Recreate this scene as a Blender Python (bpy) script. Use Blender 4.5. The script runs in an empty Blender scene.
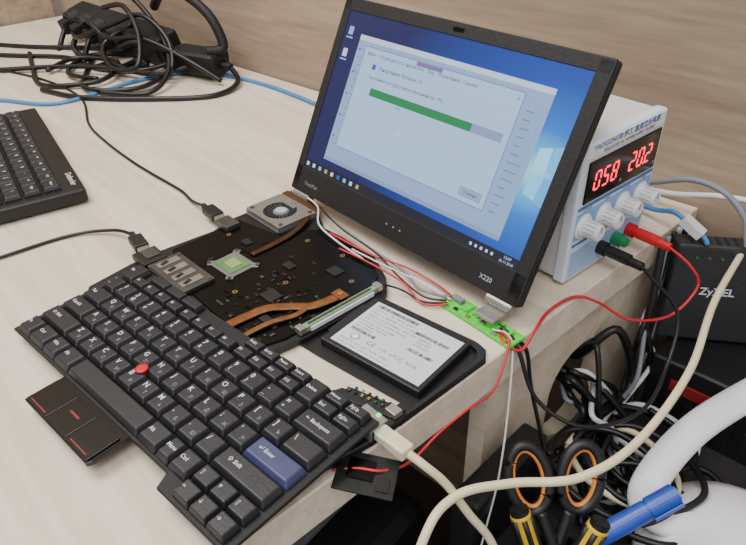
import bpy, bmesh, math, random
from mathutils import Matrix, Vector, Euler
random.seed(4)
S=bpy.context.scene
COL=S.collection
# ---------------------------------------------------------------- materials
def lin(c):
    return tuple(((v/255)/12.92 if v/255<=.04045 else ((v/255+.055)/1.055)**2.4) for v in c)
MC={}
def mat(name,c,rough=.5,metal=0,var=.12,scale=60,bump=0,emit=0,spec=.5,alpha=None):
    if name in MC: return MC[name]
    m=bpy.data.materials.new(name);m.use_nodes=True
    nt=m.node_tree;b=nt.nodes['Principled BSDF'];L=lin(c)
    b.inputs['Roughness'].default_value=rough;b.inputs['Metallic'].default_value=metal
    b.inputs['Specular IOR Level'].default_value=spec
    tc=nt.nodes.new('ShaderNodeTexCoord');n=nt.nodes.new('ShaderNodeTexNoise')
    n.inputs['Scale'].default_value=scale;n.inputs['Detail'].default_value=4
    nt.links.new(tc.outputs['Object'],n.inputs['Vector'])
    r=nt.nodes.new('ShaderNodeValToRGB')
    r.color_ramp.elements[0].position=.3;r.color_ramp.elements[1].position=.7
    r.color_ramp.elements[0].color=tuple(x*(1-var) for x in L)+(1,)
    r.color_ramp.elements[1].color=tuple(min(1,x*(1+var)) for x in L)+(1,)
    nt.links.new(n.outputs['Fac'],r.inputs['Fac'])
    nt.links.new(r.outputs['Color'],b.inputs['Base Color'])
    if bump:
        bp=nt.nodes.new('ShaderNodeBump');bp.inputs['Strength'].default_value=bump;bp.inputs['Distance'].default_value=.001
        nt.links.new(n.outputs['Fac'],bp.inputs['Height']);nt.links.new(bp.outputs['Normal'],b.inputs['Normal'])
    if emit:
        nt.links.new(r.outputs['Color'],b.inputs['Emission Color']);b.inputs['Emission Strength'].default_value=emit
    MC[name]=m;return m
def wood(name,c1,c2,rot,sx=1.2,sy=22,rough=.45):
    m=bpy.data.materials.new(name);m.use_nodes=True
    nt=m.node_tree;b=nt.nodes['Principled BSDF'];b.inputs['Roughness'].default_value=rough
    b.inputs['Specular IOR Level'].default_value=.35
    tc=nt.nodes.new('ShaderNodeTexCoord');mp=nt.nodes.new('ShaderNodeMapping')
    mp.inputs['Rotation'].default_value=rot;mp.inputs['Scale'].default_value=(sx,sy,sy)
    nt.links.new(tc.outputs['Object'],mp.inputs['Vector'])
    n=nt.nodes.new('ShaderNodeTexNoise');n.inputs['Scale'].default_value=2.2;n.inputs['Detail'].default_value=7;n.inputs['Distortion'].default_value=.6
    nt.links.new(mp.outputs['Vector'],n.inputs['Vector'])
    n2=nt.nodes.new('ShaderNodeTexNoise');n2.inputs['Scale'].default_value=12;n2.inputs['Detail'].default_value=5
    nt.links.new(mp.outputs['Vector'],n2.inputs['Vector'])
    mx=nt.nodes.new('ShaderNodeMix');mx.data_type='FLOAT';mx.inputs[0].default_value=.4
    nt.links.new(n.outputs['Fac'],mx.inputs[2]);nt.links.new(n2.outputs['Fac'],mx.inputs[3])
    r=nt.nodes.new('ShaderNodeValToRGB')
    r.color_ramp.elements[0].position=.33;r.color_ramp.elements[1].position=.62
    r.color_ramp.elements[0].color=lin(c1)+(1,);r.color_ramp.elements[1].color=lin(c2)+(1,)
    nt.links.new(mx.outputs[0],r.inputs['Fac']);nt.links.new(r.outputs['Color'],b.inputs['Base Color'])
    bp=nt.nodes.new('ShaderNodeBump');bp.inputs['Strength'].default_value=.15;bp.inputs['Distance'].default_value=.001
    nt.links.new(mx.outputs[0],bp.inputs['Height']);nt.links.new(bp.outputs['Normal'],b.inputs['Normal'])
    return m
def emis(name,c,s=1.0):
    if name in MC: return MC[name]
    m=bpy.data.materials.new(name);m.use_nodes=True
    nt=m.node_tree;b=nt.nodes['Principled BSDF']
    b.inputs['Base Color'].default_value=(.01,.01,.01,1);b.inputs['Roughness'].default_value=.35
    b.inputs['Emission Color'].default_value=lin(c)+(1,);b.inputs['Emission Strength'].default_value=s
    MC[name]=m;return m
DESK=wood('desk_laminate',(202,187,166),(228,215,198),(0,0,0),1.0,14)
EDGE=wood('desk_edge_laminate',(190,174,150),(216,202,182),(0,0,1.5708),1.0,14)
WALL=wood('wall_laminate',(134,116,98),(170,150,130),(0,0,.1),1.0,11,.5)
BLK=mat('black_plastic',(20,20,22),.45,bump=.2,scale=400)
BLK2=mat('black_matte',(16,16,17),.6,bump=.3,scale=300)
SLAB=mat('black_glossy_slab',(14,14,15),.22,spec=.5)
KEYM=mat('key_plastic',(31,32,36),.42,bump=.15,scale=500)
KEYB=mat('key_blue',(56,60,98),.42)
WHT=mat('legend_white',(205,208,214),.5)
LGRY=mat('legend_grey',(128,130,134),.5)
LBLUE=mat('legend_blue',(80,120,190),.5)
RED=mat('red_rubber',(190,22,30),.5)
DRED=mat('dark_red_print',(128,26,30),.5)
GLOSS=mat('black_gloss_film',(6,6,7),.25,var=.2,scale=15,spec=.22)
METAL=mat('stamped_metal',(160,158,152),.38,.75,scale=90)
SILV=mat('silver_housing',(140,138,132),.42,.55,scale=90)
BRKT=mat('bracket_metal',(122,122,118),.5,.4,scale=90)
DMETAL=mat('dull_metal',(95,93,90),.42,.8)
COPF=mat('copper_fins',(150,104,70),.45,.7)
PCB=mat('pcb_green',(30,74,48),.45,scale=200,var=.4)
PCBB=mat('pcb_bright_green',(74,204,60),.45,scale=300,var=.15)
PCBK=mat('pcb_dark',(20,26,26),.4,scale=200,var=.5)
GOLD=mat('gold_contact',(190,150,80),.4,.8)
FLEX=mat('amber_flex',(112,68,28),.4,scale=150,var=.3)
WLAB=mat('label_white',(226,228,228),.5,var=.03)
GRY=mat('grey_plastic',(120,122,126),.5)
PSUW=mat('psu_case_grey',(200,200,198),.45,scale=300,var=.05)
PSUF=mat('psu_face_white',(208,215,224),.4,var=.03)
PSUB=mat('psu_blue_print',(58,108,172),.45)
PSUL=mat('psu_lower_blue',(120,160,208),.4,var=.04)
KNOB=mat('knob_white',(226,228,228),.4,var=.02)
CREAM=mat('cable_cream',(218,208,172),.45,var=.05)
CWHT=mat('cable_white',(208,210,210),.45,var=.05)
CGRY=mat('cable_grey',(120,124,132),.5,var=.05)
CBLK=mat('cable_black',(18,18,19),.4)
CRED=mat('cable_red',(200,34,44),.4)
CBLU=mat('cable_blue',(64,128,190),.4)
REDP=mat('red_plastic',(200,28,36),.35)
GRNP=mat('green_plastic',(30,130,80),.4)
ORG=mat('orange_grip',(206,122,44),.5)
YEL=mat('yellow_grip',(210,172,30),.5)
BLUP=mat('blue_plastic',(30,70,170),.35)
LAMPW=mat('lamp_white',(226,227,230),.35,var=.03)
ROUT=mat('router_grey',(40,41,44),.55,scale=300,bump=.2)
# ---------------------------------------------------------------- builder
class B:
    def __init__(s): s.bm=bmesh.new();s.m=[]
    def mi(s,m):
        if m not in s.m: s.m.append(m)
        return s.m.index(m)
    def merge(s,t,m,M=None,smooth=False):
        i=s.mi(m)
        for f in t.faces: f.material_index=i;f.smooth=smooth
        if M is not None: bmesh.ops.transform(t,matrix=M,verts=t.verts)
        me=bpy.data.meshes.new('t');t.to_mesh(me);t.free();s.bm.from_mesh(me);bpy.data.meshes.remove(me)
    def box(s,c,d,m,bev=0,M=None,seg=2,rz=0):
        t=bmesh.new();bmesh.ops.create_cube(t,size=1)
        bmesh.ops.scale(t,vec=d,verts=t.verts)
        if bev: bmesh.ops.bevel(t,geom=t.edges[:],offset=bev,segments=seg,affect='EDGES',profile=.6)
        MM=Matrix.Translation(c)@Matrix.Rotation(rz,4,'Z')
        s.merge(t,m,(M@MM) if M is not None else MM);return s
    def cyl(s,c,r,h,m,ax='Z',r2=None,seg=24,M=None,bev=0,smooth=True):
        t=bmesh.new();bmesh.ops.create_cone(t,cap_ends=True,segments=seg,radius1=r,radius2=r if r2 is None else r2,depth=h)
        if bev:
            bmesh.ops.bevel(t,geom=[e for e in t.edges if any(len(f.verts)>4 for f in e.link_faces)],offset=bev,segments=2,affect='EDGES')
        R=Matrix.Identity(4)
        if ax=='X': R=Matrix.Rotation(math.pi/2,4,'Y')
        if ax=='Y': R=Matrix.Rotation(math.pi/2,4,'X')
        MM=Matrix.Translation(c)@R
        s.merge(t,m,(M@MM) if M is not None else MM,False)
        return s
    def poly(s,pts,z0,z1,m,M=None,bev=0):
        t=bmesh.new();vs=[t.verts.new((x,y,z0)) for x,y in pts];f=t.faces.new(vs)
        r=bmesh.ops.extrude_face_region(t,geom=[f])
        for v in r['geom']:
            if isinstance(v,bmesh.types.BMVert): v.co.z=z1
        bmesh.ops.recalc_face_normals(t,faces=t.faces)
        if bev: bmesh.ops.bevel(t,geom=t.edges[:],offset=bev,segments=1,affect='EDGES')
        s.merge(t,m,M);return s
    def tube(s,pts,r,m,n=8,seg=8,M=None,flat=None,closed=False,rr=None):
        P=[Vector(p) for p in pts];Q=[]
        N=len(P)
        rng=range(N) if closed else range(N-1)
        for i in rng:
            if closed: a,b,c,d=P[(i-1)%N],P[i],P[(i+1)%N],P[(i+2)%N]
            else: a,b,c,d=P[max(i-1,0)],P[i],P[i+1],P[min(i+2,N-1)]
            for k in range(n):
                t=k/n
                Q.append(.5*((2*b)+(c-a)*t+(2*a-5*b+4*c-d)*t*t+(3*b-a-3*c+d)*t**3))
        if not closed: Q.append(P[-1])
        t=bmesh.new();rings=[];up=Vector((0,0,1))
        K=len(Q);prev=Vector((1,0,0))
        for i,q in enumerate(Q):
            if closed: T=(Q[(i+1)%K]-Q[(i-1)%K])
            else: T=(Q[min(i+1,K-1)]-Q[max(i-1,0)])
            T.normalize()
            if abs(T.dot(up))>.97: u0=Vector((1,0,0)) if i==0 else prev
            else: u0=up
            side=T.cross(u0).normalized();nn=side.cross(T).normalized();prev=nn
            ra,rb=(r,r) if flat is None else (r,flat)
            if rr:
                x=i/(K-1)*(len(rr)-1);j0=min(int(x),len(rr)-2);k_=rr[j0]+(rr[j0+1]-rr[j0])*(x-j0);ra*=k_;rb*=k_
            rings.append([t.verts.new(q+side*ra*math.cos(2*math.pi*j/seg)+nn*rb*math.sin(2*math.pi*j/seg)) for j in range(seg)])
        for i in range(K if closed else K-1):
            A,Bb=rings[i],rings[(i+1)%K]
            for j in range(seg): t.faces.new((A[j],A[(j+1)%seg],Bb[(j+1)%seg],Bb[j]))
        if not closed:
            t.faces.new(rings[0][::-1]);t.faces.new(rings[-1])
        bmesh.ops.recalc_face_normals(t,faces=t.faces)
        s.merge(t,m,M,True);return s
    def lathe(s,prof,m,M=None,n=40):
        t=bmesh.new();R=[[t.verts.new((r*math.cos(2*math.pi*i/n),r*math.sin(2*math.pi*i/n),z)) for i in range(n)] for r,z in prof]
        for k in range(len(R)-1):
            for i in range(n): t.faces.new((R[k][i],R[k][(i+1)%n],R[k+1][(i+1)%n],R[k+1][i]))
        t.faces.new(R[0][::-1]);t.faces.new(R[-1])
        bmesh.ops.recalc_face_normals(t,faces=t.faces);s.merge(t,m,M,True);return s
    def holeplate(s,cx,cy,hx,hy,r,z0,z1,m,n=40):
        t=bmesh.new();I=[];O=[]
        for i in range(n):
            a=2*math.pi*i/n;c_,s_=math.cos(a),math.sin(a);k=min(hx/abs(c_) if abs(c_)>1e-6 else 9,hy/abs(s_) if abs(s_)>1e-6 else 9)
            I.append([t.verts.new((cx+r*c_,cy+r*s_,z)) for z in (z0,z1)]);O.append([t.verts.new((cx+k*c_,cy+k*s_,z)) for z in (z0,z1)])
        for i in range(n):
            j=(i+1)%n
            t.faces.new((I[i][1],I[j][1],O[j][1],O[i][1]));t.faces.new((I[i][0],O[i][0],O[j][0],I[j][0]))
            t.faces.new((I[i][0],I[j][0],I[j][1],I[i][1]));t.faces.new((O[i][0],O[i][1],O[j][1],O[j][0]))
        bmesh.ops.recalc_face_normals(t,faces=t.faces);s.merge(t,m);return s
    def text(s,st,size,M,m,ax='CENTER',ay='CENTER',off=0):
        cu=bpy.data.curves.new('x','FONT');cu.body=st;cu.size=size;cu.align_x=ax;cu.align_y=ay;cu.offset=off
        cu.resolution_u=2
        o=bpy.data.objects.new('x',cu);COL.objects.link(o)
        dg=bpy.context.evaluated_depsgraph_get();me=bpy.data.meshes.new_from_object(o.evaluated_get(dg))
        t=bmesh.new();t.from_mesh(me);bpy.data.objects.remove(o);bpy.data.curves.remove(cu);bpy.data.meshes.remove(me)
        s.merge(t,m,M);return s
    def obj(s,name,parent=None,loc=(0,0,0),rot=(0,0,0),label=None,cat=None,kind=None,group=None):
        me=bpy.data.meshes.new(name);s.bm.to_mesh(me);s.bm.free()
        for m in s.m: me.materials.append(m)
        o=bpy.data.objects.new(name,me);COL.objects.link(o)
        o.location=loc;o.rotation_euler=rot
        if parent: o.parent=parent
        tag(o,label,cat,kind,group);return o
def tag(o,label=None,cat=None,kind=None,group=None):
    if label:o['label']=label
    if cat:o['category']=cat
    if kind:o['kind']=kind
    if group:o['group']=group
def empty(name,loc,rot,label,cat,group=None):
    o=bpy.data.objects.new(name,None);COL.objects.link(o);o.location=loc;o.rotation_euler=rot;o.empty_display_size=.02
    tag(o,label,cat,None,group);return o
TR=Matrix.Translation
def RX(a):return Matrix.Rotation(a,4,'X')
def RY(a):return Matrix.Rotation(a,4,'Y')
def RZ(a):return Matrix.Rotation(a,4,'Z')
FRONT=RX(math.pi/2)   # text facing -Y
def cable(name,pts,r,m,label,n=8,seg=8,cat='cable',group=None):
    b=B().tube(pts,r,m,n,seg)
    return b.obj(name,label=label,cat=cat,group=group)
def ringmesh(b,cx,cy,z0,z1,r0,r1,m,n=40):
    t_=bmesh.new()
    vs=[[t_.verts.new((cx+r*math.cos(2*math.pi*i/n),cy+r*math.sin(2*math.pi*i/n),z)) for i in range(n)] for r,z in ((r0,z0),(r1,z0),(r1,z1),(r0,z1))]
    for k in range(4):
        A,Q=vs[k],vs[(k+1)%4]
        for i in range(n): t_.faces.new((A[i],A[(i+1)%n],Q[(i+1)%n],Q[i]))
    bmesh.ops.recalc_face_normals(t_,faces=t_.faces);b.merge(t_,m)
# ---------------------------------------------------------------- setting
b=B();b.box((0,.02,0),(2.9,.04,2.6),WALL)
th=math.atan(.1)
b.obj('wall_back',loc=(0.1,.295,.55),rot=(0,0,th),kind='structure')
b=B();b.box((-.02,0,0),(.04,2.2,2.6),WALL)
b.obj('wall_left',loc=(-1.07,-.95,.55),rot=(0,0,0),kind='structure')
b=B();b.box((0,0,-.02),(3.2,3.0,.04),wood('floor_lino',(66,60,56),(92,84,78),(0,0,0),2,8))
b.obj('floor',loc=(.3,-.9,-.74),kind='structure')
# ---------------------------------------------------------------- desk
D=empty('desk',(0,0,-.74),(0,0,0),'light beige wood-grain laminate desk standing against the wall','desk')
t=.036
b=B();b.poly([(-1.06,-1.1),(.316,-1.1),(.316,.312),(-1.06,.175)],.74-t,.74,DESK,bev=.0012)
b.obj('desktop',D)
b=B()
def rr_hole(cy,cz,hy,hz,r,n=8):
    P=[]
    for (sx,sz,a0) in ((1,1,0),(-1,1,math.pi/2),(-1,-1,math.pi),(1,-1,1.5*math.pi)):
        for k in range(n+1):
            a=a0+math.pi/2*k/n;P.append((cy+sx*(hy-r)+r*math.cos(a),cz+sz*(hz-r)+r*math.sin(a)))
    return P
def holepanel(b,y0,y1,z0,z1,hole,x0,x1,m):
    t_=bmesh.new();cy=sum(p[0] for p in hole)/len(hole);cz=sum(p[1] for p in hole)/len(hole);I=[];O=[]
    for y,z in hole:
        dy,dz=y-cy,z-cz;k=9e9
        if dy>1e-9:k=min(k,(y1-cy)/dy)
        if dy<-1e-9:k=min(k,(y0-cy)/dy)
        if dz>1e-9:k=min(k,(z1-cz)/dz)
        if dz<-1e-9:k=min(k,(z0-cz)/dz)
        I.append([t_.verts.new((x,y,z)) for x in (x0,x1)]);O.append([t_.verts.new((x,cy+k*dy,cz+k*dz)) for x in (x0,x1)])
    n=len(hole)
    for i in range(n):
        j=(i+1)%n
        t_.faces.new((I[i][1],I[j][1],O[j][1],O[i][1]));t_.faces.new((I[i][0],O[i][0],O[j][0],I[j][0]))
        t_.faces.new((I[i][0],I[j][0],I[j][1],I[i][1]));t_.faces.new((O[i][0],O[i][1],O[j][1],O[j][0]))
    bmesh.ops.recalc_face_normals(t_,faces=t_.faces);b.merge(t_,m)
ztop=.74-t
holepanel(b,-.030,.305,ztop-.25,ztop,rr_hole(.122,ztop-.110,.048,.060,.044),.290,.308,EDGE)
b.box((.299,.1375,(ztop-.25)/2),(.018,.335,ztop-.25),EDGE)
b.obj('side_panel',D)
b=B();b.box((-1.03,-.45,.352),(.018,1.25,.704),EDGE);b.obj('side_panel',D)
# ---------------------------------------------------------------- low cabinet
CT=-.200
C=empty('low_cabinet',(.345,-.45,-.74),(0,0,0),'dark low cabinet beside the desk carrying tools and cables','cabinet')
DK=mat('cabinet_dark',(40,38,39),.6)
b=B();b.box((.35,.37,.270),(.7,.74,.540),DK,.002);b.obj('body',C)
b=B();b.box((.35,-.006,.26),(.68,.012,.48),DK,.002);b.obj('door',C)
# ---------------------------------------------------------------- laptop lid
T=.4611;LID=empty('laptop_display',(0,0,.0222),(-T,0,0),'black laptop screen lid showing a blue desktop with a progress window','laptop screen')
W,H=.305,.205
b=B();b.box((W/2,.0066,H/2),(W,.0090,H),BLK,.0035,seg=3);b.obj('back_shell',LID)
b=B()
fr=.0035
ax0,ax1,az0,az1=.0105,.2915,.0275,.1925
b.box((W/2,.001,az0/2+.0005),(W-.002,fr,az0),BLK2,.0008)
b.box((W/2,.001,(az1+H)/2),(W-.002,fr,H-az1),BLK2,.0008)
b.box((ax0/2+.0005,.001,H/2),(ax0,fr,H-.003),BLK2,.0008)
b.box(((ax1+W)/2-.0005,.001,H/2),(W-ax1,fr,H-.003),BLK2,.0008)
b.box((W/2,-.0009,H-.0062),(.012,.0008,.004),GLOSS,.0003)
b.text('X220',.0060,TR((.268,-.0009,.0110))@FRONT,mat('badge_grey',(160,162,166),.5),off=.00005)
b.text('ThinkPad',.0056,TR((.030,-.0009,.0115))@FRONT,LGRY)
for i in range(3): b.cyl((.146+i*.009,-.0009,.013),.0010,.0004,LGRY,'Y',seg=10)
b.obj('bezel',LID)
SW,SH=ax1-ax0,az1-az0
def wallpaper():
    m=bpy.data.materials.new('desktop_wallpaper');m.use_nodes=True;nt=m.node_tree;bs=nt.nodes['Principled BSDF']
    bs.inputs['Base Color'].default_value=(.01,.01,.012,1);bs.inputs['Roughness'].default_value=.3
    tc=nt.nodes.new('ShaderNodeTexCoord');sp=nt.nodes.new('ShaderNodeSeparateXYZ');nt.links.new(tc.outputs['Generated'],sp.inputs[0])
    def mth(op,a,bb):
        n=nt.nodes.new('ShaderNodeMath');n.operation=op
        for i,v in enumerate((a,bb)):
            if isinstance(v,(int,float)): n.inputs[i].default_value=v
            elif v is not None: nt.links.new(v,n.inputs[i])
        return n.outputs[0]
    dx=mth('MULTIPLY',mth('SUBTRACT',sp.outputs['X'],.94),1.4);dz=mth('SUBTRACT',sp.outputs['Z'],.48)
    d=mth('SQRT',mth('ADD',mth('MULTIPLY',dx,dx),mth('MULTIPLY',dz,dz)),None)
    r=nt.nodes.new('ShaderNodeValToRGB');e=r.color_ramp.elements
    e[0].position=.0;e[0].color=lin((185,235,255))+(1,)
    e[1].position=1.0;e[1].color=lin((8,24,84))+(1,)
    x=e.new(.10);x.color=lin((84,190,246))+(1,)
    x=e.new(.22);x.color=lin((28,120,218))+(1,)
    x=e.new(.45);x.color=lin((14,70,174))+(1,)
    nt.links.new(d,r.inputs['Fac']);nt.links.new(r.outputs['Color'],bs.inputs['Emission Color']);bs.inputs['Emission Strength'].default_value=1.2
    return m
U=B()
U.box(((ax0+ax1)/2,.0004,(az0+az1)/2),(SW,.0006,SH),wallpaper())
LY=.00006
def rect(x0,z0,x1,z1,m,l): U.box(((x0+x1)/2,.0001-l*LY,(z0+z1)/2),(x1-x0,.00004,z1-z0),m)
def ut(st,x,z,size,m,l,al='LEFT'): U.text(st,size,TR((x,.00005-l*LY,z))@FRONT,m,al)
eW=emis('ui_window',(152,184,228),1.08);eD=emis('ui_dialog',(176,206,244),1.2);eG=emis('ui_green',(8,140,80),1.05)
eGr=emis('ui_grey',(144,170,208),1.0);eT=emis('ui_text',(36,54,110),.8);eTB=emis('ui_taskbar',(10,20,52),.8)
eWh=emis('ui_white',(215,230,250),1.1);eLB=emis('ui_light_blue',(110,190,245),1.2);ePu=emis('ui_purple',(140,110,190),1.0)
eBt=emis('ui_border',(96,124,176),.9);eYe=emis('ui_yellow',(200,180,110),1.0);eBl=emis('ui_blue',(30,100,200),1.0);eLi=emis('ui_list',(104,136,190),.95)
def quad(pts,m,l):
    t_=bmesh.new()
    t_.faces.new([t_.verts.new((ax0+u_*SW,.0001-l*LY,az0+v*SH)) for u_,v in pts]);U.merge(t_,m)
quad([(.925,.50),(.967,.495),(.967,.62),(.925,.60)],emis('pane_a',(150,222,252),1.4),1)
quad([(.925,.48),(.967,.475),(.967,.35),(.925,.37)],emis('pane_b',(120,208,250),1.4),1)
quad([(.971,.495),(1,.493),(1,.64),(.971,.622)],emis('pane_c',(96,192,246),1.3),1)
quad([(.971,.475),(1,.473),(1,.33),(.971,.348)],emis('pane_d',(80,178,240),1.3),1)
rect(ax0,az0,ax1,az0+.0095,eTB,2)
rect(.036,.044,.2660,.173,eW,2);rect(.036,.168,.2660,.173,eWh,3);rect(.036,.044,.2660,.048,eGr,3)
for i in range(14):
    rect(.039,.158-i*.0074,.0412,.1600-i*.0074,eYe if i%3 else eBl,3);rect(.0430,.1587-i*.0074,.0465,.1595-i*.0074,eLi,3)
for i in range(13):
    rect(.2460,.150-i*.0072,.2460+random.uniform(.006,.014),.1509-i*.0072,eLi,3)
rect(.0475,.0615,.2405,.1640,eBt,4);rect(.0481,.0621,.2399,.1634,eD,5)
ut('Файл   Общий доступ и настройки   Вид   Управление   Сервис',.053,.1575,.0046,eT,6)
rect(.118,.1595,.150,.1632,ePu,6)
rect(.0640,.1440,.0690,.1490,eBl,6)
ut('Обновление Windows 10',.0715,.1465,.0052,eT,6)
ut('Выполняется подготовка компонентов: 79%',.0640,.1365,.0046,eT,6)
rect(.071,.1195,.234,.1272,eGr,6);rect(.071,.1197,.2005,.1270,eG,7);ut('79%',.110,.1165,.0035,eT,6)
ut('x',.2345,.1585,.005,eT,6)
rect(.2110,.0665,.2350,.0740,eBt,6);rect(.2115,.0670,.2345,.0735,eW,7);ut('Отмена',.223,.0703,.0044,eT,8,'CENTER')
quad([(.40,.43),(.40,.395),(.412,.405)],eWh,8)
for i,z in enumerate((.174,.152)):
    rect(.017,z-.004,.0235,z+.004,(eLB,eWh)[i],2);rect(.0155,z-.0075,.025,z-.006,eLB,2)
for i,c in enumerate((eWh,eWh,eLB,eYe,eWh,eBl,eLB,eWh,eYe)):
    x=ax0+.003+i*.0098
    rect(x,az0+.0028,x+.004,az0+.0068,c,3)
for i in range(5): rect(.240+i*.0058,az0+.0034,.2425+i*.0058,az0+.006,eWh,3)
ut('15:07',.280,az0+.0066,.0036,eWh,3,'CENTER');ut('20.11.2018',.280,az0+.0028,.0032,eWh,3,'CENTER')
U.obj('screen_panel',LID)
for x in (.018,.287):
    h=B()
    h.cyl((x,.004,-.003),.0052,.026,METAL,'X',bev=.0006)
    h.box((x,.004,.006),(.018,.005,.014),METAL,.0008)
    h.box((x,-.006,-.0095),(.020,.026,.0035),METAL,.0008,M=RX(T))
    h.obj('hinge',LID)
# ---------------------------------------------------------------- motherboard assembly
MB=empty('laptop_motherboard',(0,0,0),(0,0,0),'bare laptop mainboard in a black frame with fan and shielding','laptop motherboard')
b=B()
out=[(.004,-.235),(-.004,-.190),(-.006,-.160),(-.002,-.100),(-.010,-.075),(-.010,-.012),(.004,.002),(.052,-.002),(.072,-.014),(.100,-.012),(.150,-.014),(.182,-.030),(.200,-.046),(.200,-.056),(.1985,-.132),(.196,-.152),(.192,-.180),(.255,-.172),(.262,-.152),(.300,-.139),(.3155,-.139),(.3155,-.172),(.306,-.235),(.05,-.262)]
b.poly(out,.0008,.0075,BLK,bev=.0012)
# thin tray under the drive joins board and port corner
b.poly([(.194,-.142),(.194,-.052),(.202,-.050),(.296,-.036),(.306,-.038),(.3155,-.050),(.3155,-.145),(.298,-.145),(.300,-.128),(.215,-.140)],.0006,.0024,BLK,bev=.0004)
b.poly([(.200,-.060),(.198,-.054),(.296,-.040),(.308,-.042),(.3150,-.052),(.3150,-.142),(.3120,-.142),(.3100,-.056),(.304,-.048),(.296,-.046)],.0024,.0066,BLK,bev=.0004)
b.obj('frame',MB)
b=B()
b.poly([(.004,-.150),(.004,-.105),(.000,-.070),(.050,-.060),(.075,-.022),(.100,-.018),(.150,-.020),(.178,-.036),(.190,-.056),(.190,-.150),(.184,-.172),(.120,-.175),(.05,-.172)],.0075,.0095,GLOSS,bev=.0006)
for x,y in [(.02,-.095),(.085,-.045),(.130,-.038),(.168,-.060),(.128,-.104),(.108,-.145)]:
    b.cyl((x,y,.0097),.0024,.0010,GOLD,seg=14);b.cyl((x,y,.0102),.0015,.0010,DMETAL,seg=10)
for i in range(70):
    x=random.uniform(.10,.184);y=random.uniform(-.168,-.095)
    b.box((x,y,.0098),(random.uniform(.002,.005),random.uniform(.0012,.003),.0008),random.choice([PCBK,BLK,GLOSS,BLK,DMETAL,PCB]),rz=random.choice([0,1.57]))
for i in range(26):
    x=random.uniform(.02,.172);y=random.uniform(-.150,-.065)
    b.box((x,y,.0097),(random.uniform(.002,.006),random.uniform(.0012,.003),.0006),random.choice([BLK,GLOSS]),rz=random.choice([0,1.57]))
for x,y,w,d in [(.135,-.125,.016,.014),(.045,-.09,.011,.008),(.145,-.060,.014,.012),(.108,-.085,.012,.009),(.160,-.148,.012,.008)]:
    b.box((x,y,.0100),(w,d,.0012),BLK,.0003)
b.obj('circuit_board',MB)
b=B()
cx,cy=.070,-.122
b.box((cx,cy,.0101),(.034,.030,.0012),BRKT,.0004,rz=.05)
for sx in (-1,1):
    for sy in (-1,1):
        b.box((cx+sx*.016,cy+sy*.014,.0103),(.007,.007,.0016),BRKT,.0005,rz=.78);b.cyl((cx+sx*.0175,cy+sy*.0155,.0113),.0020,.0010,DMETAL,seg=12)
b.box((cx,cy,.0110),(.025,.023,.0010),mat('chip_green',(88,128,82),.45),.0003,rz=.05)
b.box((cx,cy,.0118),(.014,.012,.0008),mat('silicon_die',(160,178,116),.25,.3),.0002,rz=.05)
b.obj('processor_bracket',MB)
b=B()
b.box((.050,-.166,.0112),(.062,.034,.0040),DMETAL,.0006,rz=.02)
for i in range(4):
    b.box((.028+i*.014,-.166,.0135),(.008,.022,.0008),METAL,.0004,rz=.02);b.box((.028+i*.014,-.170,.0141),(.004,.008,.0006),BLK,.0002,rz=.3)
b.box((.05,-.184,.0135),(.05,.003,.0010),BLK)
for x in (.023,.078): b.cyl((x,-.152,.0135),.0018,.001,DMETAL,seg=10)
b.obj('card_cage',MB)
b=B();b.box((.006,-.174,.0110),(.026,.024,.0070),BLK,.001);b.box((.004,-.172,.0150),(.016,.014,.0012),DMETAL,.0003);b.obj('usb_port',MB)
b=B();b.box((.003,-.085,.0110),(.022,.016,.0070),DMETAL,.0008);b.box((-.0085,-.085,.0110),(.001,.012,.004),BLK);b.obj('usb_port',MB)
F=B();fx,fy,fz=.022,-.031,.0078
F.box((fx,fy,fz+.0005),(.058,.050,.001),SILV,.0003)
ringmesh(F,fx,fy,fz,.0135,.0195,.0210,SILV)
F.holeplate(fx,fy-.001,.030,.0235,.0180,.0132,.0142,SILV)
F.poly([(fx-.029,fy+.0215),(fx+.030,fy+.0215),(fx+.030,fy+.032),(fx-.029,fy+.032)],.0078,.0146,SILV,bev=.0005)
F.box((fx+.0295,fy,.0108),(.001,.046,.006),SILV);F.box((fx-.0295,fy,.0108),(.001,.046,.006),SILV);F.box((fx,fy-.0240,.0108),(.058,.001,.006),SILV)
for i in range(26): F.box((fx-.028+i*.0023,fy+.0268,.0150),(.0009,.0085,.0012),COPF)
for i in range(24): F.box((fx-.027+i*.0023,fy+.0335,.0112),(.0007,.003,.0060),COPF)
for sx,sy in ((-1,-1),(1,-1),(1,1)): F.cyl((fx+sx*.0255,fy+sy*.019,.0146),.0022,.0010,DMETAL,seg=12)
FO=F.obj('cooling_fan',MB)
b=B();b.cyl((fx,fy,.0110),.0085,.0055,GRY,seg=24,bev=.0008);b.cyl((fx,fy,.0140),.0060,.0005,mat('fan_sticker',(178,178,176),.5),seg=20)
for i in range(22):
    a=2*math.pi*i/22
    b.box((.0130,0,.0),(.0088,.0007,.0048),mat('fan_blade_dark',(64,64,66),.5),M=TR((fx,fy,.0108))@RZ(a)@TR((0,.002,0))@RZ(.28))
b.obj('fan_blades',FO)
b=B();b.tube([(.052,-.018,.0125),(.060,-.034,.0120),(.066,-.055,.0112),(.068,-.080,.0108),(.068,-.100,.0108)],.0036,mat('dark_copper_pipe',(86,58,42),.38,.75),seg=10,flat=.0014);b.obj('heat_pipe',MB)
b=B();x=.1925;b.box((x,-.094,.0110),(.0060,.084,.0055),mat('slot_green',(118,150,110),.45),.0005)
b.box((x+.004,-.094,.0105),(.0012,.070,.0040),WLAB)
b.box((x,-.094,.0142),(.0016,.070,.0010),DMETAL)
for s_ in (-1,1): b.box((x,-.094+s_*.043,.0120),(.008,.006,.006),METAL,.0005)
b.obj('memory_slot',MB)
b=B()
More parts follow.
